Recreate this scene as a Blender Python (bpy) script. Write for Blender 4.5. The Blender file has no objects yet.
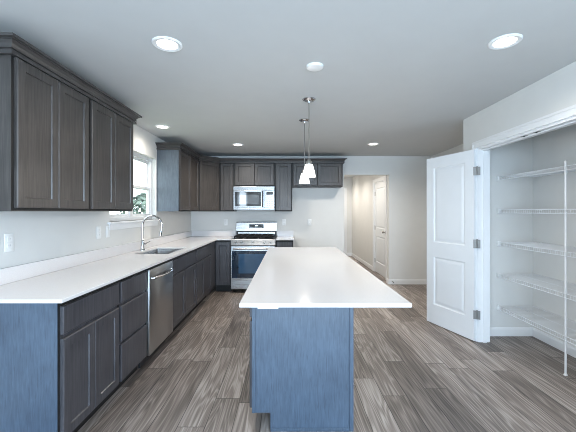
import bpy, bmesh, math, random
from mathutils import Vector, Matrix, noise

random.seed(7)
sc = bpy.context.scene
COL = sc.collection
PI = math.pi

# ---------------------------------------------------------------- camera
EYE = 1.385
cd = bpy.data.cameras.new('camera')
cam = bpy.data.objects.new('camera', cd)
COL.objects.link(cam)
cam.location = (0, 0, EYE)
cam.rotation_euler = (PI / 2, 0, 0)
cd.sensor_width = 36.0
cd.lens = 324 * 36 / 576
cd.shift_y = -4.5 / 576
cd.clip_start = 0.05
cd.clip_end = 200
sc.camera = cam

# ---------------------------------------------------------------- sky, daylight, exposure
w = bpy.data.worlds.new('sky')
sc.world = w
w.use_nodes = True
bg = w.node_tree.nodes['Background']
bg.inputs['Color'].default_value = (0.80, 0.91, 1.0, 1)
bg.inputs['Strength'].default_value = 4.0

def area(name, loc, rot, sx, sy, power, color):
    l = bpy.data.lights.new(name, 'AREA')
    l.shape = 'RECTANGLE'
    l.size, l.size_y, l.energy, l.color = sx, sy, power, color
    o = bpy.data.objects.new(name, l)
    COL.objects.link(o)
    o.location, o.rotation_euler = loc, rot
    return o

# daylight coming in through the glazed opening in the rear wall (behind the camera)
area('patio_daylight', (0.40, -3.55, 1.12), (PI / 2, 0, 0), 2.3, 2.05, 165, (0.50, 0.74, 1.0))
# added fill from left and right behind the camera, no windows there
area('left_fill_light', (-1.84, -1.75, 1.45), (0, -PI / 2, 0), 1.5, 1.9, 80, (0.72, 0.86, 1.0))
area('right_fill_light', (2.00, -1.75, 1.45), (0, PI / 2, 0), 1.5, 1.9, 80, (0.72, 0.86, 1.0))
LAMP_W = 40.0
LAMP_COL = (1.0, 0.91, 0.80)

sc.view_settings.view_transform = 'Standard'
sc.view_settings.look = 'None'
sc.view_settings.gamma = 1
sc.view_settings.use_curve_mapping = False
sc.view_settings.exposure = 0.45
sc.cycles.use_denoising = True
sc.cycles.filter_width = 0.9
sc.cycles.max_bounces = 8
sc.cycles.diffuse_bounces = 5
sc.cycles.sample_clamp_indirect = 6

# ---------------------------------------------------------------- materials
def new_mat(name):
    m = bpy.data.materials.new(name)
    m.use_nodes = True
    nt = m.node_tree
    return m, nt, nt.nodes['Principled BSDF']

def plain(name, col, rough=0.5, metal=0.0, coat=0.0, emit=None, estr=0.0, var=0.0, vscale=20, bump=0.0, spec=0.5):
    m, nt, b = new_mat(name)
    b.inputs['Roughness'].default_value = rough
    b.inputs['Metallic'].default_value = metal
    b.inputs['Coat Weight'].default_value = coat
    b.inputs['Specular IOR Level'].default_value = spec
    b.inputs['Base Color'].default_value = (*col, 1)
    if var > 0 or bump > 0:
        tc = nt.nodes.new('ShaderNodeTexCoord')
        n = nt.nodes.new('ShaderNodeTexNoise')
        n.inputs['Scale'].default_value = vscale
        n.inputs['Detail'].default_value = 4
        nt.links.new(tc.outputs['Object'], n.inputs['Vector'])
        if var > 0:
            r = nt.nodes.new('ShaderNodeValToRGB')
            r.color_ramp.elements[0].position = 0.35
            r.color_ramp.elements[1].position = 0.65
            r.color_ramp.elements[0].color = (*[c * (1 - var) for c in col], 1)
            r.color_ramp.elements[1].color = (*[min(1, c * (1 + var)) for c in col], 1)
            nt.links.new(n.outputs['Fac'], r.inputs['Fac'])
            nt.links.new(r.outputs['Color'], b.inputs['Base Color'])
        if bump > 0:
            bp = nt.nodes.new('ShaderNodeBump')
            bp.inputs['Strength'].default_value = bump
            bp.inputs['Distance'].default_value = 0.002
            nt.links.new(n.outputs['Fac'], bp.inputs['Height'])
            nt.links.new(bp.outputs['Normal'], b.inputs['Normal'])
    if emit:
        b.inputs['Emission Color'].default_value = (*emit, 1)
        b.inputs['Emission Strength'].default_value = estr
    return m

def wood(name, c0, c1, rough=0.36, coat=0.0, scale=(70, 70, 3.0), spec=0.5):
    m, nt, b = new_mat(name)
    tc = nt.nodes.new('ShaderNodeTexCoord')
    mp = nt.nodes.new('ShaderNodeMapping')
    mp.inputs['Scale'].default_value = scale
    nt.links.new(tc.outputs['Object'], mp.inputs['Vector'])
    n = nt.nodes.new('ShaderNodeTexNoise')
    n.inputs['Scale'].default_value = 1.0
    n.inputs['Detail'].default_value = 6
    n.inputs['Roughness'].default_value = 0.62
    n.inputs['Distortion'].default_value = 0.8
    nt.links.new(mp.outputs['Vector'], n.inputs['Vector'])
    n2 = nt.nodes.new('ShaderNodeTexNoise')
    n2.inputs['Scale'].default_value = 5.0
    n2.inputs['Detail'].default_value = 3
    nt.links.new(tc.outputs['Object'], n2.inputs['Vector'])
    mx = nt.nodes.new('ShaderNodeMath'); mx.operation = 'MULTIPLY_ADD'
    mx.inputs[1].default_value = 0.35
    nt.links.new(n2.outputs['Fac'], mx.inputs[0])
    sb = nt.nodes.new('ShaderNodeMath'); sb.operation = 'SUBTRACT'
    sb.inputs[1].default_value = 0.175
    nt.links.new(n.outputs['Fac'], mx.inputs[2])
    nt.links.new(mx.outputs[0], sb.inputs[0])
    r = nt.nodes.new('ShaderNodeValToRGB')
    r.color_ramp.elements[0].position = 0.30
    r.color_ramp.elements[1].position = 0.70
    r.color_ramp.elements[0].color = (*c0, 1)
    r.color_ramp.elements[1].color = (*c1, 1)
    nt.links.new(sb.outputs[0], r.inputs['Fac'])
    nt.links.new(r.outputs['Color'], b.inputs['Base Color'])
    b.inputs['Roughness'].default_value = rough
    b.inputs['Specular IOR Level'].default_value = spec
    b.inputs['Coat Weight'].default_value = coat
    b.inputs['Coat Roughness'].default_value = 0.3
    return m

def floor_mat():
    m, nt, b = new_mat('plank_floor')
    L = nt.links.new
    N = nt.nodes.new
    tc = N('ShaderNodeTexCoord')
    sep = N('ShaderNodeSeparateXYZ'); L(tc.outputs['Object'], sep.inputs[0])
    def mth(op, a=None, c=None, d=None):
        k = N('ShaderNodeMath'); k.operation = op
        for i, v in enumerate((a, c, d)):
            if v is None: continue
            if isinstance(v, (int, float)): k.inputs[i].default_value = v
            else: L(v, k.inputs[i])
        return k.outputs[0]
    PW, PL = 0.178, 1.22
    u = mth('DIVIDE', sep.outputs['X'], PW)
    row = mth('FLOOR', u)
    wn = N('ShaderNodeTexWhiteNoise'); wn.noise_dimensions = '1D'
    L(row, wn.inputs['W'])
    v0 = mth('DIVIDE', sep.outputs['Y'], PL)
    v = mth('ADD', v0, wn.outputs['Value'])
    col = mth('FLOOR', v)
    cell = N('ShaderNodeCombineXYZ'); L(row, cell.inputs[0]); L(col, cell.inputs[1])
    wc = N('ShaderNodeTexWhiteNoise'); wc.noise_dimensions = '3D'
    L(cell.outputs[0], wc.inputs['Vector'])
    rnd = wc.outputs['Value']
    # grain coordinates, shifted for each plank
    sh = mth('MULTIPLY', rnd, 37.0)
    gx = mth('ADD', sep.outputs['X'], sh)
    gy = mth('ADD', sep.outputs['Y'], sh)
    g = N('ShaderNodeCombineXYZ'); L(gx, g.inputs[0]); L(gy, g.inputs[1]); L(sh, g.inputs[2])
    mp = N('ShaderNodeMapping'); mp.inputs['Scale'].default_value = (8.0, 0.55, 1)
    L(g.outputs[0], mp.inputs['Vector'])
    n1 = N('ShaderNodeTexNoise'); n1.inputs['Scale'].default_value = 1.0; n1.inputs['Detail'].default_value = 2
    n1.inputs['Distortion'].default_value = 0.3
    L(mp.outputs[0], n1.inputs['Vector'])
    rings = mth('SINE', mth('MULTIPLY', n1.outputs['Fac'], 80.0))
    rings = mth('MULTIPLY_ADD', rings, 0.5, 0.5)
    rings = mth('POWER', rings, 1.6)
    mp2 = N('ShaderNodeMapping'); mp2.inputs['Scale'].default_value = (95, 2.2, 1)
    L(g.outputs[0], mp2.inputs['Vector'])
    n2 = N('ShaderNodeTexNoise'); n2.inputs['Scale'].default_value = 1.0; n2.inputs['Detail'].default_value = 5
    L(mp2.outputs[0], n2.inputs['Vector'])
    mp3 = N('ShaderNodeMapping'); mp3.inputs['Scale'].default_value = (6, 1.2, 1)
    L(g.outputs[0], mp3.inputs['Vector'])
    n3 = N('ShaderNodeTexNoise'); n3.inputs['Scale'].default_value = 1.0; n3.inputs['Detail'].default_value = 3
    L(mp3.outputs[0], n3.inputs['Vector'])
    t = mth('MULTIPLY', rnd, 0.42)
    t = mth('MULTIPLY_ADD', rings, 0.22, t)
    t = mth('MULTIPLY_ADD', n2.outputs['Fac'], 0.75, t)
    t = mth('MULTIPLY_ADD', n3.outputs['Fac'], 0.45, t)
    t = mth('SUBTRACT', t, 0.44)
    r = N('ShaderNodeValToRGB')
    r.color_ramp.elements[0].position = 0.10
    r.color_ramp.elements[0].color = (0.070, 0.058, 0.052, 1)
    r.color_ramp.elements[1].position = 0.85
    r.color_ramp.elements[1].color = (0.480, 0.430, 0.400, 1)
    e = r.color_ramp.elements.new(0.48); e.color = (0.215, 0.182, 0.163, 1)
    L(t, r.inputs['Fac'])
    # joints
    fu = mth('FRACT', u); fv = mth('FRACT', v)
    ju = mth('MINIMUM', fu, mth('SUBTRACT', 1.0, fu))
    jv = mth('MINIMUM', fv, mth('SUBTRACT', 1.0, fv))
    ju = mth('GREATER_THAN', ju, 0.016)
    jv = mth('GREATER_THAN', jv, 0.0026)
    jj = mth('MULTIPLY_ADD', mth('MULTIPLY', ju, jv), 0.65, 0.35)
    mix = N('ShaderNodeVectorMath'); mix.operation = 'SCALE'
    L(r.outputs['Color'], mix.inputs[0]); L(jj, mix.inputs['Scale'])
    L(mix.outputs[0], b.inputs['Base Color'])
    b.inputs['Roughness'].default_value = 0.42
    b.inputs['Specular IOR Level'].default_value = 0.4
    bp = N('ShaderNodeBump'); bp.inputs['Strength'].default_value = 0.15; bp.inputs['Distance'].default_value = 0.002
    L(n2.outputs['Fac'], bp.inputs['Height']); L(bp.outputs['Normal'], b.inputs['Normal'])
    return m

def brushed(name, col, rough, scale):
    m, nt, b = new_mat(name)
    b.inputs['Base Color'].default_value = (*col, 1)
    b.inputs['Metallic'].default_value = 1
    tc = nt.nodes.new('ShaderNodeTexCoord')
    mp = nt.nodes.new('ShaderNodeMapping'); mp.inputs['Scale'].default_value = scale
    n = nt.nodes.new('ShaderNodeTexNoise'); n.inputs['Scale'].default_value = 1; n.inputs['Detail'].default_value = 3
    nt.links.new(tc.outputs['Object'], mp.inputs[0]); nt.links.new(mp.outputs[0], n.inputs['Vector'])
    mr = nt.nodes.new('ShaderNodeMapRange')
    mr.inputs['To Min'].default_value = rough - 0.05; mr.inputs['To Max'].default_value = rough + 0.06
    nt.links.new(n.outputs['Fac'], mr.inputs['Value'])
    nt.links.new(mr.outputs[0], b.inputs['Roughness'])
    return m

def glass_mat():
    m = bpy.data.materials.new('window_glass')
    m.use_nodes = True
    nt = m.node_tree
    nt.nodes.clear()
    o = nt.nodes.new('ShaderNodeOutputMaterial')
    t = nt.nodes.new('ShaderNodeBsdfTransparent'); t.inputs[0].default_value = (0.95, 0.97, 0.97, 1)
    g = nt.nodes.new('ShaderNodeBsdfGlossy'); g.inputs['Roughness'].default_value = 0.02
    mx = nt.nodes.new('ShaderNodeMixShader')
    mx.inputs[0].default_value = 0.07
    nt.links.new(t.outputs[0], mx.inputs[1]); nt.links.new(g.outputs[0], mx.inputs[2])
    nt.links.new(mx.outputs[0], o.inputs[0])
    return m

M = {}
M['wall'] = plain('wall_paint', (0.70, 0.70, 0.685), 0.75, var=0.01, vscale=6, bump=0.05)
M['ceiling'] = plain('ceiling_paint', (0.56, 0.572, 0.572), 0.9, var=0.01, vscale=5)
M['trim'] = plain('white_trim', (0.80, 0.81, 0.82), 0.4, var=0.008, vscale=9)
M['door'] = plain('white_door_paint', (0.78, 0.80, 0.82), 0.42, var=0.008, vscale=9)
M['floor'] = floor_mat()
M['cab'] = wood('grey_stained_wood', (0.032, 0.029, 0.028), (0.078, 0.069, 0.065))
M['panel'] = wood('daylight_blue_veneer', (0.034, 0.054, 0.086), (0.072, 0.109, 0.163), scale=(130, 130, 9), spec=0.8)  # blue in this colour stands in for daylight on camera-facing panels
M['crown'] = wood('crown_wood', (0.034, 0.032, 0.032), (0.078, 0.071, 0.068), scale=(4, 4, 90))
M['cab_base'] = wood('base_wood_daylight_blue', (0.034, 0.034, 0.040), (0.080, 0.077, 0.086))  # stain made bluer to carry the daylight from behind the camera
M['gap'] = plain('shaded_frame', (0.008, 0.008, 0.008), 0.6, var=0.1, vscale=30)  # near-black stands for the shade in the gaps between fronts
M['quartz'] = plain('white_quartz', (0.71, 0.70, 0.71), 0.14, var=0.025, vscale=160)
M['steel'] = brushed('brushed_steel', (0.50, 0.50, 0.505), 0.27, (3, 3, 220))
M['steel_h'] = brushed('brushed_steel_vertical', (0.50, 0.50, 0.50), 0.30, (220, 220, 3))
M['steel_mw'] = brushed('microwave_steel', (0.33, 0.33, 0.335), 0.24, (3, 3, 220))
M['veneer'] = wood('pale_daylight_veneer', (0.050, 0.066, 0.088), (0.105, 0.132, 0.166), scale=(130, 130, 9), spec=0.8)  # paler version, blue daylight put into its colour
M['chrome'] = plain('chrome', (0.55, 0.56, 0.58), 0.08, metal=1, var=0.01)
M['nickel'] = plain('satin_nickel', (0.34, 0.335, 0.32), 0.38, metal=1, var=0.02)
M['hinge_metal'] = plain('dull_hinge_metal', (0.20, 0.195, 0.185), 0.5, metal=0.5, var=0.03)
M['black_glass'] = plain('black_glass', (0.012, 0.013, 0.016), 0.05, coat=0.6, var=0.05)
M['oven_glass'] = plain('oven_window_glass', (0.045, 0.050, 0.058), 0.05, coat=1.0, var=0.05, spec=0.9)
M['range_glass'] = plain('oven_glass_with_reflection', (0.008, 0.020, 0.042), 0.05, coat=0.6, var=0.05)  # blue cast of the reflected patio daylight put into the colour
M['range_window'] = plain('oven_window_with_reflection', (0.034, 0.095, 0.185), 0.05, coat=0.8, var=0.05)  # stronger blue, reflected daylight painted into the base colour
M['iron'] = plain('cast_iron', (0.010, 0.010, 0.011), 0.6, spec=0.25, var=0.15, vscale=60, bump=0.2)
M['dark'] = plain('dark_plastic', (0.02, 0.02, 0.022), 0.4, var=0.1)
M['grey_plastic'] = plain('silver_plastic', (0.50, 0.51, 0.53), 0.35, var=0.02)
M['wire'] = plain('white_vinyl_wire', (0.80, 0.82, 0.84), 0.4, var=0.01)
M['plate'] = plain('white_plastic', (0.82, 0.83, 0.83), 0.35, var=0.01)
M['slot'] = plain('outlet_slot', (0.25, 0.25, 0.26), 0.5, var=0.05)
M['lamp'] = plain('lamp_lens', (0.9, 0.9, 0.9), 0.5, emit=(1.0, 0.94, 0.85), estr=9.0, var=0.01)
M['shade'] = plain('opal_glass', (0.9, 0.9, 0.88), 0.25, emit=(1.0, 0.96, 0.90), estr=1.0, var=0.01)
M['digits'] = plain('clock_display', (0.3, 0.5, 0.5), 0.3, emit=(0.75, 0.95, 1.0), estr=1.2, var=0.01)
M['glass'] = glass_mat()
M['grass'] = plain('lawn', (0.16, 0.22, 0.08), 0.9, var=0.35, vscale=9)
M['leaf'] = plain('leaf_green', (0.15, 0.19, 0.15), 0.7, var=0.4, vscale=5)
M['bark'] = plain('bark', (0.10, 0.08, 0.06), 0.9, var=0.3, vscale=14, bump=0.5)

# ---------------------------------------------------------------- mesh helpers
class MB:
    def __init__(self):
        self.bm = bmesh.new()

    def box(self, x0, x1, y0, y1, z0, z1, bevel=0.0, seg=1):
        vs = [self.bm.verts.new(p) for p in ((x0, y0, z0), (x1, y0, z0), (x1, y1, z0), (x0, y1, z0),
                                             (x0, y0, z1), (x1, y0, z1), (x1, y1, z1), (x0, y1, z1))]
        fs = [self.bm.faces.new([vs[i] for i in q]) for q in
              ((3, 2, 1, 0), (4, 5, 6, 7), (0, 1, 5, 4), (1, 2, 6, 5), (2, 3, 7, 6), (3, 0, 4, 7))]
        if bevel > 0:
            es = list({e for f in fs for e in f.edges})
            bmesh.ops.bevel(self.bm, geom=es, offset=bevel, segments=seg, affect='EDGES', profile=0.5)
        return self

    def rings(self, rr, close=True, cap0=True, cap1=True):
        """bridge a list of equal-length vertex loops"""
        V = [[self.bm.verts.new(p) for p in r] for r in rr]
        n = len(V[0])
        for a, b in zip(V, V[1:]):
            for i in range(n if close else n - 1):
                j = (i + 1) % n
                self.bm.faces.new((a[i], a[j], b[j], b[i]))
        if cap0: self.bm.faces.new(V[0][::-1])
        if cap1: self.bm.faces.new(V[-1])
        return self

    def lathe(self, prof, c=(0, 0, 0), seg=24, mat=None, cap0=True, cap1=True):
        rr = []
        for r, z in prof:
            ring = []
            for k in range(seg):
                a = 2 * PI * k / seg
                p = Vector((r * math.cos(a), r * math.sin(a), z))
                if mat: p = mat @ p
                ring.append(p + Vector(c))
            rr.append(ring)
        return self.rings(rr, True, cap0, cap1)

    def tube(self, pts, r, seg=8, radii=None):
        pts = [Vector(p) for p in pts]
        rr = []
        up = None
        for i, p in enumerate(pts):
            d = (pts[min(i + 1, len(pts) - 1)] - pts[max(i - 1, 0)]).normalized()
            if up is None:
                up = Vector((0, 0, 1)) if abs(d.z) < 0.9 else Vector((1, 0, 0))
            s = d.cross(up)
            if s.length < 1e-4: s = d.cross(Vector((0, 1, 0)))
            s.normalize()
            up = s.cross(d).normalized()
            q = radii[i] if radii else r
            rr.append([p + s * q * math.cos(2 * PI * k / seg) + up * q * math.sin(2 * PI * k / seg) for k in range(seg)])
        return self.rings(rr)

    def plate(self, us, vs, filled, w0, w1, f):
        """grid plate with holes; us, vs sorted coordinates, filled(i,j) says whether a cell is solid, f(u,v,w)->point"""
        nu, nv = len(us) - 1, len(vs) - 1
        cache = {}
        def V(i, j, k):
            key = (i, j, k)
            if key not in cache: cache[key] = self.bm.verts.new(f(us[i], vs[j], (w0, w1)[k]))
            return cache[key]
        F = lambda i, j: 0 <= i < nu and 0 <= j < nv and filled(i, j)
        for i in range(nu):
            for j in range(nv):
                if not F(i, j): continue
                self.bm.faces.new((V(i, j, 1), V(i + 1, j, 1), V(i + 1, j + 1, 1), V(i, j + 1, 1)))
                self.bm.faces.new((V(i, j + 1, 0), V(i + 1, j + 1, 0), V(i + 1, j, 0), V(i, j, 0)))
                for (di, dj, a, b) in ((-1, 0, (i, j + 1), (i, j)), (1, 0, (i + 1, j), (i + 1, j + 1)),
                                       (0, -1, (i, j), (i + 1, j)), (0, 1, (i + 1, j + 1), (i, j + 1))):
                    if not F(i + di, j + dj):
                        self.bm.faces.new((V(*a, 0), V(*b, 0), V(*b, 1), V(*a, 1)))
        return self

    def sweep(self, path, prof):
        """profile (out, z) swept along an xy path with mitred corners; out = right of heading"""
        P = [Vector(p) for p in path]
        rr = []
        for i, p in enumerate(P):
            ns = []
            if i > 0:
                d = (P[i] - P[i - 1]).normalized(); ns.append(Vector((d.y, -d.x)))
            if i < len(P) - 1:
                d = (P[i + 1] - P[i]).normalized(); ns.append(Vector((d.y, -d.x)))
            if len(ns) == 2:
                m = (ns[0] + ns[1]).normalized(); m = m / m.dot(ns[0])
            else:
                m = ns[0]
            rr.append([Vector((p.x + m.x * o, p.y + m.y * o, z)) for o, z in prof])
        return self.rings(rr)

    def shaker(self, x0, x1, z0, z1, y=0.0, t=0.02, fr=0.057, rec=0.008):
        """shaker front: back at y, face at y - t"""
        def ring(ins, yy):
            return [(x0 + ins, yy, z0 + ins), (x1 - ins, yy, z0 + ins), (x1 - ins, yy, z1 - ins), (x0 + ins, yy, z1 - ins)]
        return self.rings([ring(0, y), ring(0, y - t + 0.005), ring(0.005, y - t), ring(fr, y - t),
                           ring(fr + 0.004, y - t + rec), ring(fr + 0.006, y - t + rec)])

    def slab_front(self, x0, x1, z0, z1, y=0.0, t=0.02):
        def ring(ins, yy):
            return [(x0 + ins, yy, z0 + ins), (x1 - ins, yy, z0 + ins), (x1 - ins, yy, z1 - ins), (x0 + ins, yy, z1 - ins)]
        return self.rings([ring(0, y), ring(0, y - t + 0.004), ring(0.004, y - t)])

    def build(self, name, mat, parent=None, smooth=True):
        bmesh.ops.recalc_face_normals(self.bm, faces=self.bm.faces[:])
        me = bpy.data.meshes.new(name)
        self.bm.to_mesh(me)
        self.bm.free()
        me.materials.append(M[mat])
        if smooth:
            for p in me.polygons: p.use_smooth = True
            me.set_sharp_from_angle(angle=math.radians(32))
        o = bpy.data.objects.new(name, me)
        COL.objects.link(o)
        if parent: o.parent = parent
        return o

def tag(o, label=None, cat=None, group=None, kind=None):
    if label: o['label'] = label
    if cat: o['category'] = cat
    if group: o['group'] = group
    if kind: o['kind'] = kind
    return o

def thing(name, label, cat, loc=(0, 0, 0), rz=0.0, group=None, kind=None):
    o = bpy.data.objects.new(name, None)
    o.empty_display_size = 0.1
    COL.objects.link(o)
    o.location = loc
    o.rotation_euler = (0, 0, rz)
    return tag(o, label, cat, group, kind)

def struct(o, label=None, cat=None):
    return tag(o, label, cat, None, 'structure')

def copy_tree(o, parent=None):
    c = o.copy()
    COL.objects.link(c)
    if parent: c.parent = parent
    for ch in list(o.children):
        copy_tree(ch, c)
    return c

# ---------------------------------------------------------------- dimensions
CEIL = 2.44
LW = -1.85          # left wall face
BW = 6.17           # back wall face
RW = 2.73           # right wall face
PWX = 2.018         # pantry front wall face
REAR = -3.5
T = 0.12
WY0, WY1, WZ0, WZ1 = 3.36, 4.55, 1.275, 2.12      # kitchen window opening
HX0, HX1, HZ = 1.066, 1.923, 2.085                # hall opening
PY0, PY1, PZ = 1.98, 3.447, 2.055                 # pantry opening
HR, HL, HF = 2.00, 0.95, 10.15                    # hall right / left / far wall faces

# ---------------------------------------------------------------- room shell
struct(MB().box(LW - T, RW + T, REAR - T, HF + T, -0.1, 0).build('floor', 'floor', smooth=False), 'grey brown wood plank floor', 'floor')
struct(MB().box(LW - T, RW + T, REAR - T, HF + T, CEIL, CEIL + 0.1).build('ceiling', 'ceiling', smooth=False), 'flat pale grey painted ceiling', 'ceiling')

struct(MB().plate([REAR - T, WY0, WY1, HF + T], [0, WZ0, WZ1, CEIL], lambda i, j: not (i == 1 and j == 1), LW - T, LW,
                  lambda u, v, q: (q, u, v)).build('wall_left', 'wall', smooth=False), 'pale grey wall over the long counter, with the window', 'wall')
struct(MB().plate([LW, HX0, HX1, RW], [0, HZ, CEIL], lambda i, j: not (i == 1 and j == 0), BW, BW + T,
                  lambda u, v, q: (u, q, v)).build('wall_back', 'wall', smooth=False), 'pale grey far wall behind the range, with the hall opening', 'wall')
struct(MB().box(RW, RW + T, REAR, HF, 0, CEIL).build('wall_right', 'wall', smooth=False), 'pale grey wall right of the hall opening and behind the pantry shelves', 'wall')
struct(MB().plate([REAR, PY0, PY1, 3.73], [0, PZ, CEIL], lambda i, j: not (i == 1 and j == 0), PWX, PWX + T,
                  lambda u, v, q: (q, u, v)).build('wall_pantry', 'wall', smooth=False), 'pale grey wall around the pantry doorway', 'wall')
struct(MB().box(PWX + T, RW, 3.61, 3.73, 0, CEIL).build('wall_pantry_far', 'wall', smooth=False), 'pantry side wall facing the camera', 'wall')
struct(MB().box(PWX + T, RW, 1.60, 1.72, 0, CEIL).build('wall_pantry_near', 'wall', smooth=False), 'near side wall of the pantry', 'wall')
struct(MB().plate([LW, -0.75, 1.55, PWX], [0, 2.12, CEIL], lambda i, j: not (i == 1 and j == 0), REAR - T, REAR,
                  lambda u, v, q: (u, q, v)).build('wall_rear', 'wall', smooth=False), 'wall behind the camera with wide patio opening', 'wall')
struct(MB().plate([BW + T, 6.60, 7.50, HF], [0, 2.04, CEIL], lambda i, j: not (i == 1 and j == 0), HR, HR + T,
                  lambda u, v, q: (q, u, v)).build('wall_hall_right', 'wall', smooth=False), 'right wall of the hall with a white door', 'wall')
struct(MB().box(HL - T, HL, BW + T, HF, 0, CEIL).build('wall_hall_left', 'wall', smooth=False), 'left wall of the hall', 'wall')
struct(MB().box(HL - T, RW, HF, HF + T, 0, CEIL).build('wall_hall_end', 'wall', smooth=False), 'far end wall of the hall', 'wall')

# baseboards
def base_prof(h=0.095, t=0.014):
    return [(0, 0), (t, 0), (t, h - 0.02), (t * 0.6, h - 0.008), (t * 0.45, h), (0, h)]
def baseboard(name, path, label):
    return struct(MB().sweep(path, base_prof()).build(name, 'trim', smooth=False), label, 'baseboard')
baseboard('baseboard_back', [(HX1, BW + T), (HX1, BW), (RW, BW)], 'white baseboard on far wall right of the hall opening')
baseboard('baseboard_right', [(RW, 3.73), (RW, BW)][::-1], 'white baseboard on right wall behind open pantry door')
baseboard('baseboard_pantry_side', [(PWX + T, 3.61), (RW, 3.61)], 'white baseboard on pantry side wall')
baseboard('baseboard_pantry_back', [(RW, 3.61), (RW, 1.72)], 'white baseboard on pantry back wall')
baseboard('baseboard_pantry_corner', [(PWX, 3.495), (PWX, 3.73), (RW, 3.73)][::-1], 'white baseboard round the outer pantry corner')
baseboard('baseboard_pantry_near', [(PWX, 1.904), (PWX, REAR)], 'white baseboard on the near pantry wall')
baseboard('baseboard_left', [(LW, REAR), (LW, 1.75)], 'white baseboard on the left wall before the cabinets')
baseboard('baseboard_hall_right', [(HR, 7.57), (HR, HF)][::-1], 'white baseboard along the hall right wall')
baseboard('baseboard_fridge', [(0.12, BW), (HX0, BW), (HX0, BW + T)], 'white baseboard in the refrigerator space')
baseboard('baseboard_hall_end', [(1.84, HF), (HR, HF)], 'white baseboard on the hall end wall')

# window in the left wall: frame set back in the drywall return
win = thing('window_1', 'white single hung window over the sink', 'window', (LW - 0.095, (WY0 + WY1) / 2, WZ0), 0, kind='structure')
hw = (WY1 - WY0) / 2
hh = WZ1 - WZ0
def yz_frame(mb, x0, x1, y0, y1, z0, z1, wd, bevel=0.003):
    mb.box(x0, x1, y0, y1, z0, z0 + wd, bevel); mb.box(x0, x1, y0, y1, z1 - wd, z1, bevel)
    mb.box(x0, x1, y0, y0 + wd, z0 + wd, z1 - wd, bevel); mb.box(x0, x1, y1 - wd, y1, z0 + wd, z1 - wd, bevel)
    return mb
yz_frame(MB(), -0.03, 0.035, -hw, hw, 0, hh, 0.045).box(-0.03, 0.03, -0.03, 0.03, 0.045, hh - 0.045, 0.003).build('window_frame', 'trim', win, False)
for s in (-1, 1):
    a, b = sorted((s * 0.03, s * (hw - 0.045)))
    up = yz_frame(MB(), -0.022, 0.0, a, b, hh / 2 - 0.02, hh - 0.045, 0.03).build('upper_sash', 'trim', win, False)
    MB().box(-0.014, -0.010, a + 0.03, b - 0.03, hh / 2 + 0.01, hh - 0.075).build('pane', 'glass', up, False)
    lo = yz_frame(MB(), 0.0, 0.022, a, b, 0.045, hh / 2 + 0.02, 0.035).build('lower_sash', 'trim', win, False)
    MB().box(0.008, 0.012, a + 0.035, b - 0.035, 0.08, hh / 2 - 0.015).build('pane', 'glass', lo, False)
MB().box(0.03, 0.125, -hw - 0.04, hw + 0.04, -0.022, 0.0, 0.004).box(0.0951, 0.108, -hw - 0.02, hw + 0.02, -0.085, -0.022, 0.003).build('window_sill', 'trim', win, False)

# pantry doorway casing and jamb
def casing_x(name, xf, side, y0, y1, zt, label, wd=0.072, jamb_to=None):
    """flat casing on a wall face x = xf (side -1 faces -x), opening y0..y1 up to zt, with jamb lining"""
    a, b = sorted((xf, xf + side * 0.016))
    mb = MB()
    mb.plate([y0 - wd, y0 - 0.004, y1 + 0.004, y1 + wd], [0, zt + 0.004, zt + wd], lambda i, j: not (i == 1 and j == 0), a, b, lambda u, v, q: (q, u, v))
    a2, b2 = sorted((xf + side * 0.022, xf))
    mb.plate([y0 - wd - 0.002, y0 - wd + 0.018, y1 + wd - 0.018, y1 + wd + 0.002], [0.0005, zt + wd - 0.018, zt + wd + 0.002], lambda i, j: not (i == 1 and j == 0), a2, b2, lambda u, v, q: (q, u, v))
    if jamb_to is not None:
        a, b = sorted((xf, jamb_to))
        e = 0.0005
        mb.box(a - 0.001, b, y0 - 0.004, y0 + 0.016, 0, zt - e)
        mb.box(a - 0.001, b, y1 - 0.016, y1 + 0.004, 0, zt - e)
        mb.box(a - 0.001, b, y0 + 0.016, y1 - 0.016, zt - 0.018, zt + 0.004)
        c0 = a + (b - a) * 0.38
        mb.box(c0, c0 + 0.035, y1 - 0.027, y1 - 0.016, 0, zt - 0.018)
        mb.box(c0, c0 + 0.035, y0 + 0.016, y0 + 0.027, 0, zt - 0.018)
        mb.box(c0, c0 + 0.035, y0 + 0.027, y1 - 0.027, zt - 0.029, zt - 0.018)
    return struct(mb.build(name, 'trim', smooth=False), label, 'door casing')
casing_x('trim_1', PWX, -1, PY0, PY1, PZ, 'white casing and jamb round the pantry doorway', jamb_to=PWX + T)
for k, yy in enumerate((2.66, 2.80)):
    s = thing('ball_catch', ('metal ball catch strike under pantry head jamb, nearer the open door', 'metal ball catch strike under pantry head jamb, farther from the open door')[1 - k],
              'door catch', (PWX + 0.022, yy, PZ - 0.018), 0, 'ball catches over the pantry doorway')
    MB().box(-0.013, 0.013, -0.03, 0.03, -0.002, 0.0, 0.0005).build('strike_plate', 'nickel', s, False)
    MB().lathe([(0.008, -0.002), (0.007, -0.006), (0.002, -0.008)], seg=12).build('catch_cup', 'dark', s)

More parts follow.
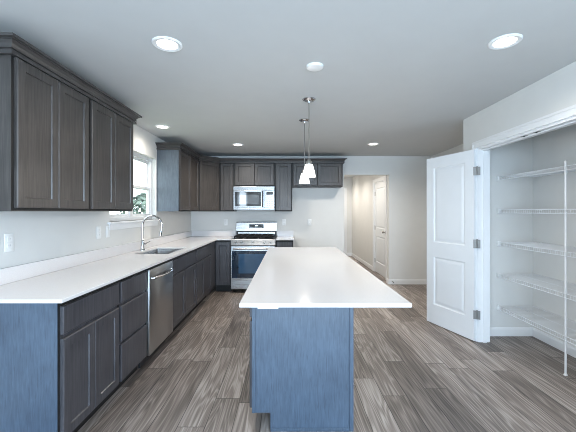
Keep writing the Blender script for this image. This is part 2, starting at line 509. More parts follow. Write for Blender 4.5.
# pantry door: two raised panels, standing open
def door_leaf(w_, h_, t=0.035):
    """leaf in local x 0..w, y 0..t (both faces panelled), z 0..h"""
    def face(mb, ysurf, sgn):
        st, xs = 0.115, None
        panels = [(0.235, 0.82), (1.0, h_ - 0.125)]
        us = [0, st, w_ - st, w_]
        vs = [0, panels[0][0], panels[0][1], panels[1][0], panels[1][1], h_]
        V = {}
        def vt(i, j):
            if (i, j) not in V: V[(i, j)] = mb.bm.verts.new((us[i], ysurf, vs[j]))
            return V[(i, j)]
        for i in range(3):
            for j in range(5):
                if i == 1 and j in (1, 3): continue
                mb.bm.faces.new((vt(i, j), vt(i + 1, j), vt(i + 1, j + 1), vt(i, j + 1)))
        for (z0, z1) in panels:
            def ring(ins, d):
                return [(st + ins, ysurf + sgn * d, z0 + ins), (w_ - st - ins, ysurf + sgn * d, z0 + ins),
                        (w_ - st - ins, ysurf + sgn * d, z1 - ins), (st + ins, ysurf + sgn * d, z1 - ins)]
            mb.rings([ring(0, 0), ring(0.012, 0.009), ring(0.022, 0.010), ring(0.05, 0.003), ring(0.055, 0.003)], True, False, True)
    mb = MB()
    face(mb, 0.0, 1); face(mb, t, -1)
    for q in (((0, 0, 0), (w_, 0, 0), (w_, t, 0), (0, t, 0)), ((0, 0, h_), (w_, 0, h_), (w_, t, h_), (0, t, h_)),
              ((0, 0, 0), (0, t, 0), (0, t, h_), (0, 0, h_)), ((w_, 0, 0), (w_, t, 0), (w_, t, h_), (w_, 0, h_))):
        mb.bm.faces.new([mb.bm.verts.new(p) for p in q])
    bmesh.ops.remove_doubles(mb.bm, verts=mb.bm.verts[:], dist=1e-5)
    return mb

def hinge(parent, x, z, y=0.0):
    h = MB().tube([(x, y, z - 0.045), (x, y, z + 0.045)], 0.0065, 10).lathe([(0.0075, 0), (0.005, 0.006)], (x, y, z + 0.045), 10)
    h.box(x, x + 0.034, y - 0.001, y + 0.003, z - 0.045, z + 0.045).box(x - 0.030, x, y - 0.001, y + 0.003, z - 0.045, z + 0.045)
    o = h.build('hinge', 'hinge_metal', parent)
    return o

hx, hy = 2.004, 3.444
fx, fy = 1.783, 4.08
ang = math.atan2(fy - hy, fx - hx)
d1 = thing('door_1', 'white two panel pantry door standing wide open', 'door', (hx, hy, 0.012), ang, kind='structure')
door_leaf(0.688, 2.032, 0.032).build('door_leaf', 'door', d1, False)
for z in (0.28, 1.03, 1.80):
    o = hinge(d1, 0.0, z, 0.0)
    o.location = (-0.02, 0.016, 0)
    o.rotation_euler = (0, 0, PI / 4)
    o['label'] = 'satin nickel hinge'

# door in the hall right wall
d2 = thing('door_2', 'white two panel door in the hall right wall', 'door', (HR + 0.010, 7.483, 0.012), -PI / 2, kind='structure')
# local x runs toward the camera, local y = 0 face toward +x ... leaf turned so that its face looks into the hall
door_leaf(0.866, 2.02).build('door_leaf', 'door', d2, False)
kn = MB()
rot = Matrix.Rotation(PI / 2, 4, 'X')
kn.lathe([(0.03, 0.0), (0.03, 0.006), (0.011, 0.010), (0.011, 0.035), (0.024, 0.042), (0.028, 0.054), (0.022, 0.066), (0.006, 0.070)],
         (0.80, 0.0, 0.945), 18, Matrix.Rotation(PI / 2, 3, 'X'))
kn.build('knob', 'nickel', d2)
for z in (0.25, 1.0, 1.78):
    hinge(d2, -0.006, z, -0.004)
casing_x('trim_2', HR, -1, 6.60, 7.50, 2.04, 'white casing round the hall door', jamb_to=HR + T)
struct(MB().plate([0.96, 1.0, 1.765, 1.84], [0, 2.06, 2.13], lambda i, j: not (i == 1 and j == 0), HF - 0.018, HF, lambda u, v, q: (u, q, v)).build('trim_3', 'trim', smooth=False),
       'white casing of the door at the hall end', 'door casing')
d3 = thing('door_3', 'white panel door at the hall end', 'door', (1.003, HF - 0.036, 0.01), 0, kind='structure')
door_leaf(0.76, 2.03, 0.03).build('door_leaf', 'door', d3, False)

# patio frame behind the camera
pf = thing('window_2', 'white patio door frame behind the camera', 'window', (0.4, REAR - 0.06, 0), 0, kind='structure')
m = MB()
m.plate([-1.15, -1.08, -0.04, 0.04, 1.08, 1.15], [0, 0.06, 2.05, 2.12], lambda i, j: i in (0, 2, 4) or j in (0, 2), -0.03, 0.03, lambda u, v, q: (u, q, v))
m.build('patio_frame', 'trim', pf, False)

# ---------------------------------------------------------------- cabinets
# local frame: x along the width, front at y = 0 (fronts reach y = -0.02), back at +depth, z up
UZ0, UZ1 = 1.386, 2.290

def upper(label, loc, rz, w_, h_, dep, ndoors, group='wall cabinets', ends=0.020, skin=False):
    c = thing('wall_cabinet', label, 'cabinet', loc, rz, group)
    MB().box(0, w_, 0, dep, 0, h_).build('carcass', 'cab', c, False)
    if skin:
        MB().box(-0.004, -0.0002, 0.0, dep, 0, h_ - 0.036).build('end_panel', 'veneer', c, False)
    z0, z1 = 0.02, h_ - 0.035
    x0, x1 = ends, w_ - ends
    g = 0.003
    for k in range(ndoors):
        a = x0 + (x1 - x0) * k / ndoors + (g / 2 if k else 0)
        b = x0 + (x1 - x0) * (k + 1) / ndoors - (g / 2 if k < ndoors - 1 else 0)
        MB().shaker(a, b, z0, z1, -0.0005).build('door', 'cab', c, False)
    # frame painted near-black for the shade in the reveals between the fronts
    MB().plate([0.001, ends - 0.003, w_ - ends + 0.003, w_ - 0.001], [0.006, z0 - 0.003 + 0.006, z1 - 0.003, h_ - 0.002],
               lambda i, j: not (i == 1 and j == 1), -0.0006, 0.0, lambda u, v, q: (u, q, v)).build('face_frame', 'gap', c, False)
    return c

CF = LW + 0.305      # carcass face of the left wall units
FRONT_L = PI / 2     # units on the left wall face +x
upper('largest grey two door wall cabinet at left, nearest the camera, with bare end panel', (CF, 1.807, UZ0), FRONT_L, 0.698, UZ1 - UZ0, 0.304, 2)
upper('grey two door wall cabinet left of the window, next to the window', (CF, 2.505, UZ0), FRONT_L, 0.713, UZ1 - UZ0, 0.304, 2)
upper('narrow two door wall cabinet between window and corner, its side panel coloured for blue daylight', (CF, 4.58, UZ0), FRONT_L, 0.978, UZ1 - UZ0, 0.304, 2, skin=True)
BF = BW - 0.305

# diagonal corner cabinet
dc = thing('corner_wall_cabinet', 'diagonal grey corner wall cabinet between the side run and the back run', 'cabinet', (CF, 5.56, UZ0), 0, 'wall cabinets')
DX = BF - 5.56
pts = [(0, 0), (DX - 0.002, DX - 0.002), (DX - 0.002, BW - 5.56 - 0.002), (LW - CF + 0.002, BW - 5.56 - 0.002), (LW - CF + 0.002, 0)]
MB().rings([[(x, y, 0) for x, y in pts], [(x, y, UZ1 - UZ0) for x, y in pts]]).build('carcass', 'cab', dc, False)
dl = DX * math.sqrt(2)
o = MB().shaker(0.02, dl - 0.02, 0.02, UZ1 - UZ0 - 0.035, -0.0005).build('door', 'cab', dc, False)
o.rotation_euler = (0, 0, PI / 4)
XB = CF + DX
upper('single door wall cabinet between the diagonal corner cabinet and the microwave', (XB, BF, UZ0), 0, -0.975 - XB, UZ1 - UZ0, 0.304, 1)
upper('short two door wall cabinet above the microwave', (-0.975, BF, 1.836), 0, 0.738, UZ1 - 1.836, 0.304, 2)
upper('single door wall cabinet just right of the microwave', (-0.237, BF, UZ0), 0, 0.312, UZ1 - UZ0, 0.304, 1)
upper('short wide two door wall cabinet over the empty refrigerator space', (0.075, BF, 1.830), 0, 0.915, UZ1 - 1.830, 0.304, 2)

crown = [(0.001, 2.257), (0.028, 2.257), (0.028, 2.276), (0.018, 2.278), (0.018, 2.285), (0.030, 2.287), (0.032, 2.294), (0.024, 2.298), (0.030, 2.312), (0.044, 2.324), (0.052, 2.327), (0.052, 2.331), (0.066, 2.333), (0.068, 2.347), (0.001, 2.347)]
tag(MB().sweep([(LW + 0.002, 1.807), (CF, 1.807), (CF, 3.218), (LW + 0.002, 3.218)], crown).build('crown_molding', 'crown', smooth=False),
    'stepped grey wood crown molding on top of the left wall cabinets before the window', 'molding', 'crown moldings')
tag(MB().sweep([(LW + 0.002, 4.58), (CF, 4.58), (CF, 5.56), (XB, BF), (0.99, BF), (0.99, BW - 0.002)], crown).build('crown_molding', 'crown', smooth=False),
    'long grey wood crown molding running round the corner and over the microwave', 'molding', 'crown moldings')

# base cabinets
BH = 0.892
def base(label, loc, rz, w_, layout, dep=0.598, ndoors=2, ends=0.016, kick=True, name='base_cabinet'):
    c = thing(name, label, 'cabinet', loc, rz, 'base cabinets')
    if layout == 'false_doors':      # open topped box that takes the sink basin
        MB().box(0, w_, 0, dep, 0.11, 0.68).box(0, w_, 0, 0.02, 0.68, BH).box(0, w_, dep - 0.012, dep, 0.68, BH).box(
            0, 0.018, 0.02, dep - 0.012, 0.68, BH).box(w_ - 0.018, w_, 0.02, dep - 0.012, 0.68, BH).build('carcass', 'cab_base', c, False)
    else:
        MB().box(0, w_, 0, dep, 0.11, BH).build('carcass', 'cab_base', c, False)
    if kick:
        MB().box(0, w_, 0.075, 0.09, 0, 0.1095).build('toe_kick', 'gap', c, False)
    MB().plate([0.001, ends - 0.003, w_ - ends + 0.003, w_ - 0.001], [0.112, 0.125, BH - 0.03, BH - 0.002],
               lambda i, j: not (i == 1 and j == 1), -0.0006, 0.0, lambda u, v, q: (u, q, v)).build('face_frame', 'gap', c, False)  # frame colour holds the shade of the reveals
    x0, x1, g = ends, w_ - ends, 0.003
    top, bot = BH - 0.028, 0.125
    if layout in ('drawer_doors', 'false_doors'):
        zd = top - 0.155
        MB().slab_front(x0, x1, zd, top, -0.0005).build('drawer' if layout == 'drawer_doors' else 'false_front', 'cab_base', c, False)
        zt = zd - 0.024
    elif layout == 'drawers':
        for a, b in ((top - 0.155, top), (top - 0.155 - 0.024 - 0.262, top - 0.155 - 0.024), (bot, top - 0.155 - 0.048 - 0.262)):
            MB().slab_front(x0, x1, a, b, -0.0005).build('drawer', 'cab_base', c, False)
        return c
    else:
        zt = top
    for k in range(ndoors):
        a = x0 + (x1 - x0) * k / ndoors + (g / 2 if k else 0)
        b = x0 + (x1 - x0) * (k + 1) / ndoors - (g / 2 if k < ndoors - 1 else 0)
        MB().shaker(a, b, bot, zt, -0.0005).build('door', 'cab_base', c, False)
    return c

FX = LW + 0.60       # face of the left base run
c1 = base('grey base cabinet nearest the camera, one wide drawer over two doors, end panel coloured for blue daylight', (FX, 1.76, 0), FRONT_L, 0.619, 'drawer_doors')
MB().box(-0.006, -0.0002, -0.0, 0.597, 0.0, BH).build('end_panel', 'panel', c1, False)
base('grey base cabinet with three stacked drawers left of the dishwasher', (FX, 2.379, 0), FRONT_L, 0.461, 'drawers')
base('grey sink base cabinet just beyond the dishwasher, false front over two doors', (FX, 3.441, 0), FRONT_L, 0.905, 'false_doors')
base('grey base cabinet between the sink base and the corner, drawer over two doors', (FX, 4.346, 0), FRONT_L, 0.894, 'drawer_doors')
BFX = BW - 0.60
base('grey corner base cabinet with one tall door left of the range', (FX, BFX, 0), 0, -0.979 - FX, 'doors', ndoors=1)
MB_f = MB().box(0, 0.328, 0, 0.597, 0.11, BH).box(0, 0.328, 0.075, 0.09, 0, 0.1095)
fl = thing('corner_filler', 'plain grey filler panel closing the inside corner of the base cabinets', 'cabinet', (FX, 5.241, 0), FRONT_L, 'base cabinets')
MB_f.build('filler_panel', 'cab_base', fl, False)
base('narrow grey base cabinet right of the range with drawer and one door', (-0.208, BFX, 0), 0, 0.298, 'drawer_doors', ndoors=1)

# ---------------------------------------------------------------- counters, backsplash
CT0, CT1 = 0.8925, 0.914
CE = -1.21           # front edge of the left counter
CB = 5.535           # front edge of the back counter
SX0, SX1, SY0, SY1 = -1.71, -1.33, 3.60, 4.24
xs = [LW + 0.001, SX0, SX1, CE, -0.979]
ys = [1.734, SY0, SY1, CB, BW - 0.001]
def L_fill(i, j):
    if i == 3: return j == 3
    return not (i == 1 and j == 1)
ct = MB().plate(xs, ys, L_fill, CT0, CT1, lambda u, v, q: (u, v, q)).build('countertop', 'quartz', smooth=False)
tag(ct, 'long L shaped white quartz countertop with sink cutout along the left wall', 'countertop', 'countertops')
bv = ct.modifiers.new('edge', 'BEVEL'); bv.width = 0.003; bv.segments = 2; bv.limit_method = 'ANGLE'
ct2 = MB().box(-0.209, 0.105, CB, BW - 0.001, CT0, CT1, 0.003, 2).build('countertop', 'quartz', smooth=False)
tag(ct2, 'small white quartz countertop right of the range', 'countertop', 'countertops')
BS = 0.104
tag(MB().box(LW + 0.0005, LW + 0.02, 1.734, BW - 0.001, CT1 + 0.0005, CT1 + BS, 0.002).build('backsplash', 'quartz', smooth=False), 'long low white quartz backsplash strip along the left wall', 'backsplash', 'backsplash strips')
tag(MB().box(LW + 0.0205, -0.979, BW - 0.02, BW - 0.0005, CT1 + 0.0005, CT1 + BS, 0.002).build('backsplash', 'quartz', smooth=False), 'low white quartz backsplash strip left of the range', 'backsplash', 'backsplash strips')
tag(MB().box(-0.209, 0.105, BW - 0.02, BW - 0.0005, CT1 + 0.0005, CT1 + BS, 0.002).build('backsplash', 'quartz', smooth=False), 'short white quartz backsplash strip right of the range', 'backsplash', 'backsplash strips')

# sink
def rrect(x0, x1, y0, y1, z, r, n=5):
    out = []
    for cx, cy, a0 in ((x1 - r, y0 + r, -PI / 2), (x1 - r, y1 - r, 0), (x0 + r, y1 - r, PI / 2), (x0 + r, y0 + r, PI)):
        for k in range(n + 1):
            a = a0 + PI / 2 * k / n
            out.append((cx + r * math.cos(a), cy + r * math.sin(a), z))
    return out
sk = thing('kitchen_sink', 'stainless steel undermount sink in the counter below the window', 'sink', ((SX0 + SX1) / 2, (SY0 + SY1) / 2, 0.70))
a, b = (SX1 - SX0) / 2, (SY1 - SY0) / 2
zt = CT0 - 0.7 - 0.0005
MB().rings([rrect(-a - 0.02, a + 0.02, -b - 0.02, b + 0.02, zt - 0.003, 0.03), rrect(-a - 0.02, a + 0.02, -b - 0.02, b + 0.02, zt, 0.03),
            rrect(-a + 0.003, a - 0.003, -b + 0.003, b - 0.003, zt, 0.03),
            rrect(-a + 0.008, a - 0.008, -b + 0.008, b - 0.008, 0.03, 0.03), rrect(-a + 0.03, a - 0.03, -b + 0.03, b - 0.03, 0.006, 0.03),
            rrect(-0.05, 0.05, -0.05, 0.05, 0.0, 0.03)], True, False, True).build('basin', 'steel', sk)
MB().lathe([(0.045, 0.0005), (0.045, 0.004), (0.035, 0.005), (0.030, 0.001)], seg=20).build('drain', 'chrome', sk)

# faucet
fc = thing('kitchen_faucet', 'tall chrome gooseneck faucet standing behind the sink', 'faucet', (-1.765, 3.93, CT1))
MB().lathe([(0.029, 0), (0.029, 0.006), (0.024, 0.012), (0.0205, 0.03), (0.0205, 0.115), (0.016, 0.125), (0.012, 0.13)], seg=20).build('faucet_body', 'chrome', fc)
p = [(0, 0, 0.12), (0, 0, 0.22), (0, 0, 0.30)]
R = 0.118
for k in range(1, 17):
    t_ = PI - (PI * 1.08) * k / 16
    p.append((R + R * math.cos(t_), 0, 0.30 + R * math.sin(t_)))
end = p[-1]
MB().tube(p, 0.0115, 12).build('gooseneck_spout', 'chrome', fc)
MB().tube([end, (end[0] - 0.006, 0, end[2] - 0.035), (end[0] - 0.016, 0, end[2] - 0.09), (end[0] - 0.017, 0, end[2] - 0.096)], 0.015, 12, [0.0135, 0.0155, 0.018, 0.014]).build('spray_head', 'chrome', fc)
MB().tube([(0.018, 0, 0.075), (0.034, 0, 0.077)], 0.013, 12).tube([(0.032, 0, 0.077), (0.06, -0.004, 0.094), (0.095, -0.006, 0.112)], 0.006, 8, [0.008, 0.006, 0.005]).build('lever_handle', 'chrome', fc)

# ---------------------------------------------------------------- dishwasher
dw = thing('dishwasher', 'stainless steel dishwasher with curved bar handle under the left counter', 'dishwasher', (FX, 2.8425, 0), FRONT_L)
W = 0.596
MB().box(0.002, W - 0.002, 0.0, 0.55, 0.10, 0.872).build('tub', 'dark', dw, False)
dp = MB().box(0.003, W - 0.003, -0.032, -0.001, 0.115, 0.868, 0.004, 2).build('door_panel', 'steel_h', dw)
hp = []
for k in range(13):
    u = k / 12
    hp.append((0.055 + (W - 0.11) * u, -0.05 - 0.03 * math.sin(PI * u), 0.788))
MB().tube([(hp[0][0] - 0.002, -0.030, 0.788)] + hp + [(hp[-1][0] + 0.002, -0.030, 0.788)], 0.0115, 10).build('handle', 'chrome', dp)
MB().box(0.01, W - 0.01, -0.031, -0.002, 0.8685, 0.879, 0.001).build('control_strip', 'dark', dw, False)
MB().box(0.004, W - 0.004, 0.05, 0.065, 0.008, 0.099).build('toe_panel', 'dark', dw, False)
for x in (0.04, W - 0.04):
    MB().lathe([(0.014, 0), (0.014, 0.012), (0.006, 0.014), (0.006, 0.101)], (x, 0.12, 0), 12).build('foot', 'dark', dw)

# ---------------------------------------------------------------- range
rg = thing('gas_range', 'stainless steel gas range with black grates between the back base cabinets', 'stove', (-0.594, 5.515, 0))
w2 = 0.379
MB().box(-w2, w2, 0.03, 0.64, 0.06, 0.895, 0.003).build('range_body', 'dark', rg, False)
MB().box(-w2, w2, 0.02, 0.59, 0.8955, 0.914, 0.004, 2).build('cooktop', 'dark', rg, False)
MB().box(-0.335, 0.335, 0.085, 0.555, 0.9145, 0.918, 0.001).build('burner_well', 'iron', rg, False)
MB().box(-w2 + 0.004, w2 - 0.004, 0.598, 0.65, 0.8955, 1.019).build('backguard_riser', 'dark', rg, False)
MB().box(-w2 + 0.03, w2 - 0.03, 0.592, 0.5978, 0.955, 1.000, 0.001).build('oven_vent_strip', 'steel', rg, False)
bgd = MB().rings([[(-w2, 0.575, 1.02), (w2, 0.575, 1.02), (w2, 0.65, 1.02), (-w2, 0.65, 1.02)],
                  [(-w2, 0.590, 1.175), (w2, 0.590, 1.175), (w2, 0.65, 1.175), (-w2, 0.65, 1.175)],
                  [(-w2, 0.605, 1.192), (w2, 0.605, 1.192), (w2, 0.65, 1.192), (-w2, 0.65, 1.192)]]).build('backguard', 'steel', rg, False)
dpn = MB().box(-0.135, 0.135, 0.578, 0.59, 1.075, 1.145, 0.002).build('display_panel', 'black_glass', bgd, False)
MB().box(-0.028, 0.024, 0.5765, 0.5785, 1.108, 1.128).build('clock', 'digits', bgd, False)
MB().box(-0.115, 0.105, 0.5772, 0.5785, 1.084, 1.090).build('touch_pad', 'grey_plastic', bgd, False)
# control panel, slanted
cp = MB().rings([[(-w2, -0.012, 0.805), (w2, -0.012, 0.805), (w2, 0.03, 0.805), (-w2, 0.03, 0.805)],
                 [(-w2, -0.014, 0.815), (w2, -0.014, 0.815), (w2, 0.03, 0.815), (-w2, 0.03, 0.815)],
                 [(-w2, 0.012, 0.905), (w2, 0.012, 0.905), (w2, 0.0295, 0.905), (-w2, 0.0295, 0.905)],
                 [(-w2, 0.019, 0.914), (w2, 0.019, 0.914), (w2, 0.0295, 0.914), (-w2, 0.0295, 0.914)]]).build('control_panel', 'steel', rg, False)
ax = Matrix.Rotation(math.radians(90 - 16), 3, 'X')
for x in (-0.29, -0.19, 0.0, 0.19, 0.29):
    MB().lathe([(0.024, -0.003), (0.024, 0.006), (0.0205, 0.010), (0.018, 0.030), (0.015, 0.034)], (x, -0.002, 0.862), 18, ax).box(x - 0.003, x + 0.003, -0.041, -0.03, 0.858, 0.884, 0.001).build('knob', 'steel', rg)
# oven door
od = MB().box(-w2 + 0.002, w2 - 0.002, -0.018, 0.028, 0.238, 0.797, 0.005, 2).build('oven_door', 'steel', rg, False)
MB().box(-w2 + 0.020, w2 - 0.020, -0.0215, -0.0182, 0.255, 0.715, 0.001).build('door_glass', 'range_glass', od, False)
MB().box(-0.245, 0.245, -0.0232, -0.0216, 0.335, 0.665, 0.0005).build('oven_window', 'range_window', od, False)
m = MB().tube([(-0.335, -0.062, 0.752), (0.335, -0.062, 0.752)], 0.013, 12)
for x in (-0.315, 0.315): m.box(x - 0.012, x + 0.012, -0.062, -0.018, 0.742, 0.762, 0.002)
m.build('handle', 'steel', od)
MB().box(-w2 + 0.002, w2 - 0.002, -0.016, 0.028, 0.065, 0.232, 0.005, 2).build('storage_drawer', 'steel', rg, False)
for x in (-0.33, 0.33):
    for y in (0.08, 0.58):
        MB().lathe([(0.018, 0), (0.018, 0.01), (0.009, 0.012), (0.009, 0.062)], (x, y, 0), 12).build('foot', 'dark', rg)
for k, xc in enumerate((-0.228, 0.0, 0.228)):
    m = MB()
    hwid = 0.108
    z0, z1 = 0.946, 0.964
    for x in (xc - hwid, xc + hwid - 0.012): m.box(x, x + 0.012, 0.075, 0.565, z0, z1, 0.002)
    for y in (0.075, 0.195, 0.313, 0.435, 0.553): m.box(xc - hwid + 0.012, xc + hwid - 0.012, y, y + 0.012, z0, z1, 0.002)
    m.box(xc - 0.006, xc + 0.006, 0.087, 0.553, z0 + 0.002, z1 + 0.003, 0.002)
    for x in (xc - hwid, xc + hwid - 0.012):
        for y in (0.075, 0.553): m.box(x, x + 0.012, y, y + 0.012, 0.9182, z0 + 0.001)
    m.build('grate', 'iron', rg, False)
for x, y, r in ((-0.228, 0.20, 0.05), (-0.228, 0.44, 0.042), (0.0, 0.32, 0.045), (0.228, 0.20, 0.05), (0.228, 0.44, 0.038)):
    MB().lathe([(r, 0.9182), (r, 0.926), (r * 0.8, 0.928), (r * 0.8, 0.935), (r * 0.7, 0.937)], (x, y, 0), 20).build('burner', 'iron', rg)

# ---------------------------------------------------------------- microwave
mw = thing('microwave_oven', 'stainless over the range microwave hung under the short cabinet', 'microwave', (-0.606, 5.775, 1.415))
h2 = 0.367
MB().box(-h2, h2, 0.0, 0.39, 0.0, 0.418, 0.002).build('housing', 'dark', mw, False)
md = MB().box(-h2 + 0.001, 0.195, -0.022, -0.0005, 0.035, 0.347, 0.004, 2).build('door', 'steel_mw', mw, False)
dg = MB().box(-h2 + 0.03, 0.125, -0.0245, -0.0222, 0.062, 0.318, 0.0008).build('door_glass', 'black_glass', md, False)
MB().box(-h2 + 0.075, 0.085, -0.0256, -0.0246, 0.098, 0.268, 0.0004).build('door_window', 'oven_glass', dg, False)
m = MB().tube([(0.158, -0.058, 0.05), (0.158, -0.058, 0.335)], 0.011, 12)
for z in (0.07, 0.315): m.box(0.149, 0.167, -0.058, -0.022, z - 0.008, z + 0.008, 0.002)
m.build('handle', 'dark', md)
MB().box(-h2 + 0.001, h2 - 0.001, -0.022, -0.0005, 0.350, 0.417, 0.004, 2).build('vent_panel', 'steel_mw', mw, False)
MB().box(-h2 + 0.001, h2 - 0.001, -0.022, -0.0005, 0.001, 0.032, 0.004, 2).build('bottom_trim', 'steel_mw', mw, False)
mc = MB().box(0.198, h2 - 0.001, -0.022, -0.0005, 0.035, 0.347, 0.004, 2).build('control_panel', 'steel_mw', mw, False)
MB().box(0.222, 0.342, -0.024, -0.0222, 0.268, 0.318, 0.0005).build('display', 'black_glass', mc, False)
m = MB()
for r in range(5):
    for k in range(3):
        m.box(0.224 + k * 0.042, 0.256 + k * 0.042, -0.0238, -0.0222, 0.062 + r * 0.038, 0.088 + r * 0.038, 0.0005)
m.build('keypad', 'grey_plastic', mc, False)

# ---------------------------------------------------------------- island
IX0, IX1, IY0, IY1 = -0.226, 0.410, 2.045, 4.245
isl = thing('kitchen_island', 'grey wood kitchen island base with plain end panel facing the camera', 'island', (0, IY0, 0))
L_ = IY1 - IY0
MB().box(IX0, IX1 - 0.014, 0.014, L_, 0.115, BH).box(IX0 + 0.11, IX1 - 0.014, 0.014, L_, 0.0, 0.1145).build('carcass', 'cab_base', isl, False)
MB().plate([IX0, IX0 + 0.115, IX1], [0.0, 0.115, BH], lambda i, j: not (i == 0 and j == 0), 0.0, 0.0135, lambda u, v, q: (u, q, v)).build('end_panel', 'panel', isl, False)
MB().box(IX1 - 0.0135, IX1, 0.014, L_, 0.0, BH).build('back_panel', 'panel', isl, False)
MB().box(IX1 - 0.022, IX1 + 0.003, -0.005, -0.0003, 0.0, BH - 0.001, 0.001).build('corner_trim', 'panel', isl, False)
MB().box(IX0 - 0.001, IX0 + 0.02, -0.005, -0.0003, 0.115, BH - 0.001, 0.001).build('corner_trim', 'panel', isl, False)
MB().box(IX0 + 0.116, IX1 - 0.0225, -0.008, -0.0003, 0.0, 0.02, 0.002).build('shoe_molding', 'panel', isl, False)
n = 3
for k in range(n):
    y0 = 0.016 + (L_ - 0.02) * k / n
    y1 = 0.016 + (L_ - 0.02) * (k + 1) / n
    g = bpy.data.objects.new
    fr = MB().slab_front(-(y1 - 0.012), -(y0 + 0.012), BH - 0.183, BH - 0.028, -0.0005).build('drawer', 'cab_base', isl, False)
    fr.rotation_euler = (0, 0, -PI / 2); fr.location = (IX0, 0, 0)
    mid = (y0 + y1) / 2
    for a, b in ((y0 + 0.012, mid - 0.0015), (mid + 0.0015, y1 - 0.012)):
        q = MB().shaker(-b, -a, 0.13, BH - 0.207, -0.0005).build('door', 'cab_base', isl, False)
        q.rotation_euler = (0, 0, -PI / 2); q.location = (IX0, 0, 0)
it = MB().box(-0.250, 0.635, 1.659, 4.275, CT0, CT1 + 0.0, 0.003, 2).build('island_countertop', 'quartz', smooth=False)
tag(it, 'large white quartz island countertop with overhang toward the camera', 'countertop', 'countertops')
br = thing('support_bracket', 'small white flat bracket under the near edge of the island countertop', 'bracket', (-0.103, 1.72, CT0 - 0.0005))
MB().box(-0.053, 0.053, -0.055, 0.34, -0.008, 0.0, 0.001).build('bracket_plate', 'plate', br, False)

# ---------------------------------------------------------------- lamps
def can_light(label, x, y, watts=None, drop=0.03):
    t_ = thing('recessed_light', label, 'ceiling light', (x, y, CEIL), 0, 'recessed ceiling lights')
    MB().lathe([(0.092, 0.0), (0.092, -0.004), (0.085, -0.009), (0.064, -0.006), (0.062, -0.002)], seg=32, cap0=False, cap1=False).build('trim_ring', 'plate', t_)
    MB().lathe([(0.0615, -0.0015), (0.05, -0.0035), (0.01, -0.004)], seg=32).build('lens', 'lamp', t_)
    l = bpy.data.lights.new('downlight', 'SPOT')
    l.energy = watts or LAMP_W
    l.color = LAMP_COL
    l.spot_size = math.radians(165); l.spot_blend = 0.9
    l.shadow_soft_size = 0.07
    lo = bpy.data.objects.new('downlight', l)
    COL.objects.link(lo); lo.parent = t_; lo.location = (0, 0, -drop)
    return t_
can_light('recessed ceiling light at upper left, nearest the left wall cabinets', -0.76, 2.04)
can_light('recessed ceiling light at upper right, near the pantry wall', 1.345, 2.01)
can_light('recessed ceiling light at left back, above the floor before the range', -0.79, 5.10, LAMP_W * 1.7)
can_light('recessed ceiling light at right back, before the hall opening', 1.33, 5.06, LAMP_W * 1.7)
can_light('recessed ceiling light over the sink by the window', -1.56, 4.03, LAMP_W * 0.38)
can_light('added unseen recessed ceiling light in the hall, just beyond the opening', 1.38, 7.0, LAMP_W * 0.7, drop=0.1)  # extra lamp out of view, added to even out the hall light
can_light('recessed ceiling light in the hall, past the hall door', 1.38, 8.3, LAMP_W * 0.75, drop=0.1)
can_light('added unseen recessed ceiling light at the far end of the hall', 1.40, 9.5, LAMP_W * 0.8, drop=0.1)  # another unseen lamp, added to brighten the end of the hall

cvr = tag(MB().lathe([(0.062, 0.0), (0.062, -0.010), (0.056, -0.016), (0.02, -0.019)], (0, 0, 0), 28).build('ceiling_cover_plate', 'plate'),
          'round white blank cover plate on the ceiling before the pendants', 'cover plate')
cvr.location = (0.195, 2.35, CEIL)

def pendant(label, x, y):
    t_ = thing('pendant_light', label, 'pendant light', (x, y, CEIL), 0, 'pendants over the island')
    MB().lathe([(0.062, 0.0), (0.062, -0.006), (0.054, -0.014), (0.030, -0.021), (0.012, -0.024), (0.009, -0.038), (0.004, -0.040)], seg=28).build('canopy', 'chrome', t_)
    MB().tube([(0, 0, -0.04), (0, 0, -0.575)], 0.0042, 8).build('rod', 'nickel', t_)
    MB().lathe([(0.006, -0.56), (0.016, -0.568), (0.024, -0.585), (0.026, -0.602), (0.030, -0.606), (0.030, -0.612)], seg=24).build('socket', 'nickel', t_)
    MB().lathe([(0.028, -0.611), (0.036, -0.616), (0.046, -0.650), (0.056, -0.690), (0.0635, -0.728), (0.0635, -0.731), (0.060, -0.731), (0.050, -0.690), (0.041, -0.650), (0.031, -0.618)],
               seg=32, cap0=False, cap1=True).build('lamp_shade', 'shade', t_)
    l = bpy.data.lights.new('bulb', 'POINT'); l.energy = 5; l.color = LAMP_COL; l.shadow_soft_size = 0.04
    lo = bpy.data.objects.new('bulb', l); COL.objects.link(lo); lo.parent = t_; lo.location = (0, 0, -0.78)
    return t_
pendant('nearer of the two white glass pendant lamps over the island', 0.197, 3.04)
pendant('farther of the two white glass pendant lamps over the island', 0.189, 3.73)

# ---------------------------------------------------------------- outlets
def outlet(label, loc, rz, kind='duplex'):
    t_ = thing('wall_outlet' if kind == 'duplex' else 'light_switch', label, 'outlet' if kind == 'duplex' else 'switch', loc, rz, 'wall outlets and switches')
    MB().box(-0.037, 0.037, -0.006, -0.0005, -0.06, 0.06, 0.003, 2).build('cover_plate', 'plate', t_)
    if kind == 'duplex':
        for s in (-1, 1):
            r_ = MB().box(-0.017, 0.017, -0.0085, -0.0062, s * 0.022 - 0.015, s * 0.022 + 0.015, 0.002).build('receptacle', 'plate', t_)
            m = MB()
            for x in (-0.007, 0.007): m.box(x - 0.0012, x + 0.0012, -0.009, -0.0086, s * 0.022 - 0.002, s * 0.022 + 0.008)
            m.build('slots', 'slot', r_, False)
    else:
        MB().box(-0.017, 0.017, -0.0095, -0.0062, -0.033, 0.033, 0.002).build('rocker', 'plate', t_)
    return t_
OZ = 1.18
outlet('white wall outlet at far left under the largest wall cabinet', (LW, 2.145, OZ), FRONT_L)
outlet('white wall outlet on left wall just before the window', (LW, 3.165, OZ), FRONT_L)
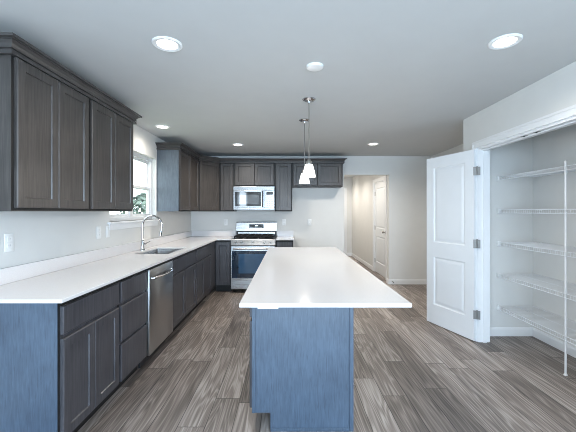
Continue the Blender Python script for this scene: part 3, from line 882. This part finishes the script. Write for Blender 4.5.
outlet('white wall switch on left wall under the window edge', (LW, 3.325, OZ), FRONT_L, 'switch')
outlet('white wall outlet on far wall left of the range', (-1.185, BW, OZ), 0)
outlet('white wall outlet on far wall just right of the range', (-0.076, BW, OZ), 0)
outlet('white wall outlet in the refrigerator space', (0.41, BW, OZ), 0)

# ---------------------------------------------------------------- pantry shelves
SFX, SBX = 2.335, RW - 0.004
SYA, SYB = 1.735, 3.604
def wire_shelf(label, z):
    t_ = thing('wire_shelf', label, 'shelf', (SFX, SYB, z), 0, 'pantry wire shelves')
    wd, ln = SBX - SFX, SYB - SYA
    m = MB()
    nwr = int(ln / 0.0254)
    for k in range(nwr):
        y = -0.012 - k * 0.0254
        m.tube([(0.0, y, -0.036), (0.0, y, 0.0), (wd, y, 0.0)], 0.0018, 5)
    m.build('wire_deck', 'wire', t_)
    m = MB()
    for (x, zz) in ((0.0, -0.038), (0.0, -0.003), (wd * 0.5, -0.004), (wd - 0.006, -0.004)):
        m.tube([(x, -0.004, zz), (x, -ln + 0.004, zz)], 0.0032, 6)
    m.build('long_rod', 'wire', t_)
    MB().box(-0.012, 0.018, -0.022, 0.004, -0.045, 0.008, 0.003).box(-0.006, 0.012, -0.028, -0.022, -0.038, 0.002, 0.002).build('end_bracket', 'plate', t_)
    m = MB()
    for k in range(6):
        y = -0.12 - k * 0.32
        m.box(wd - 0.012, wd + 0.003, y - 0.008, y + 0.008, -0.012, 0.006, 0.002)
    m.build('wall_clip', 'plate', t_)
    return t_
for z, lab in ((1.770, 'topmost white wire shelf in the pantry'), (1.406, 'second white wire pantry shelf from the top, at eye level'),
               (1.048, 'middle white wire shelf of the five in the pantry'), (0.695, 'fourth white wire pantry shelf from the top'),
               (0.337, 'lowest white wire pantry shelf, just above the baseboard')):
    wire_shelf(lab, z)
po = thing('shelf_support_pole', 'white vertical support pole clipped to the fronts of the wire shelves', 'pole', (2.348, 2.74, 0))
MB().tube([(0, 0, 0.004), (0, 0, 1.80)], 0.0085, 12).build('pole', 'wire', po)
MB().lathe([(0.015, 0), (0.014, 0.008), (0.010, 0.014)], seg=14).build('pole_foot', 'plate', po)
MB().lathe([(0.0095, 1.795), (0.011, 1.80), (0.010, 1.812), (0.003, 1.816)], seg=14).build('pole_cap', 'plate', po)

# door stop on the far baseboard
ds = thing('door_stop', 'small spring door stop on the baseboard right of the hall opening', 'door stop', (1.985, BW - 0.0145, 0.055))
RX = Matrix.Rotation(PI / 2, 3, 'X')
MB().lathe([(0.011, 0.0), (0.011, 0.006), (0.006, 0.008), (0.006, 0.06)], seg=12, mat=RX).build('spring', 'nickel', ds)
MB().lathe([(0.009, 0.058), (0.009, 0.075), (0.006, 0.078)], seg=12, mat=RX).build('rubber_tip', 'dark', ds)

# ---------------------------------------------------------------- outside the window
gr = struct(MB().box(-60, LW - T - 0.01, -20, 60, -0.6, -0.5).build('trim_4', 'grass', smooth=False), 'lawn outside the window', 'ground')
gr.name = 'floor_outside'
def tree(label, x, y, h_, rad, seed):
    rnd = random.Random(seed)
    t_ = thing('garden_tree', label, 'tree', (x, y, -0.5), 0, 'trees outside the window')
    MB().tube([(0, 0, 0), (0.03, 0, h_ * 0.4), (0, 0.05, h_ * 0.8)], 0.1, 8, [0.12, 0.09, 0.04]).build('trunk', 'bark', t_)
    mb = MB()
    for k in range(900):
        u = rnd.random()
        a = rnd.random() * 2 * PI
        zz = h_ * (0.22 + 0.78 * u)
        rr = rad * (math.sin(PI * min(1, 0.12 + u * 0.86)) ** 0.8) * (0.55 + 0.45 * rnd.random())
        c = Vector((rr * math.cos(a), rr * math.sin(a), zz))
        e1 = Vector((rnd.uniform(-1, 1), rnd.uniform(-1, 1), rnd.uniform(-1, 1))).normalized()
        e2 = e1.cross(Vector((rnd.uniform(-1, 1), rnd.uniform(-1, 1), rnd.uniform(-1, 1)))).normalized()
        s = rnd.uniform(0.10, 0.2)
        mb.bm.faces.new([mb.bm.verts.new(c + q) for q in (e1 * s, e2 * s * 0.5, -e1 * s, -e2 * s * 0.5)])
    mb.build('foliage', 'leaf', t_, False)
tree('tall leafy tree outside, seen through the right side of the window', -6.9, 15.5, 2.7, 1.1, 1)
tree('low leafy tree outside, seen low through the middle of the window', -6.1, 11.6, 1.7, 0.7, 2)
tree('leafy tree outside, seen at the left edge of the window beside the wall cabinet', -11.3, 14.0, 2.1, 1.2, 3)
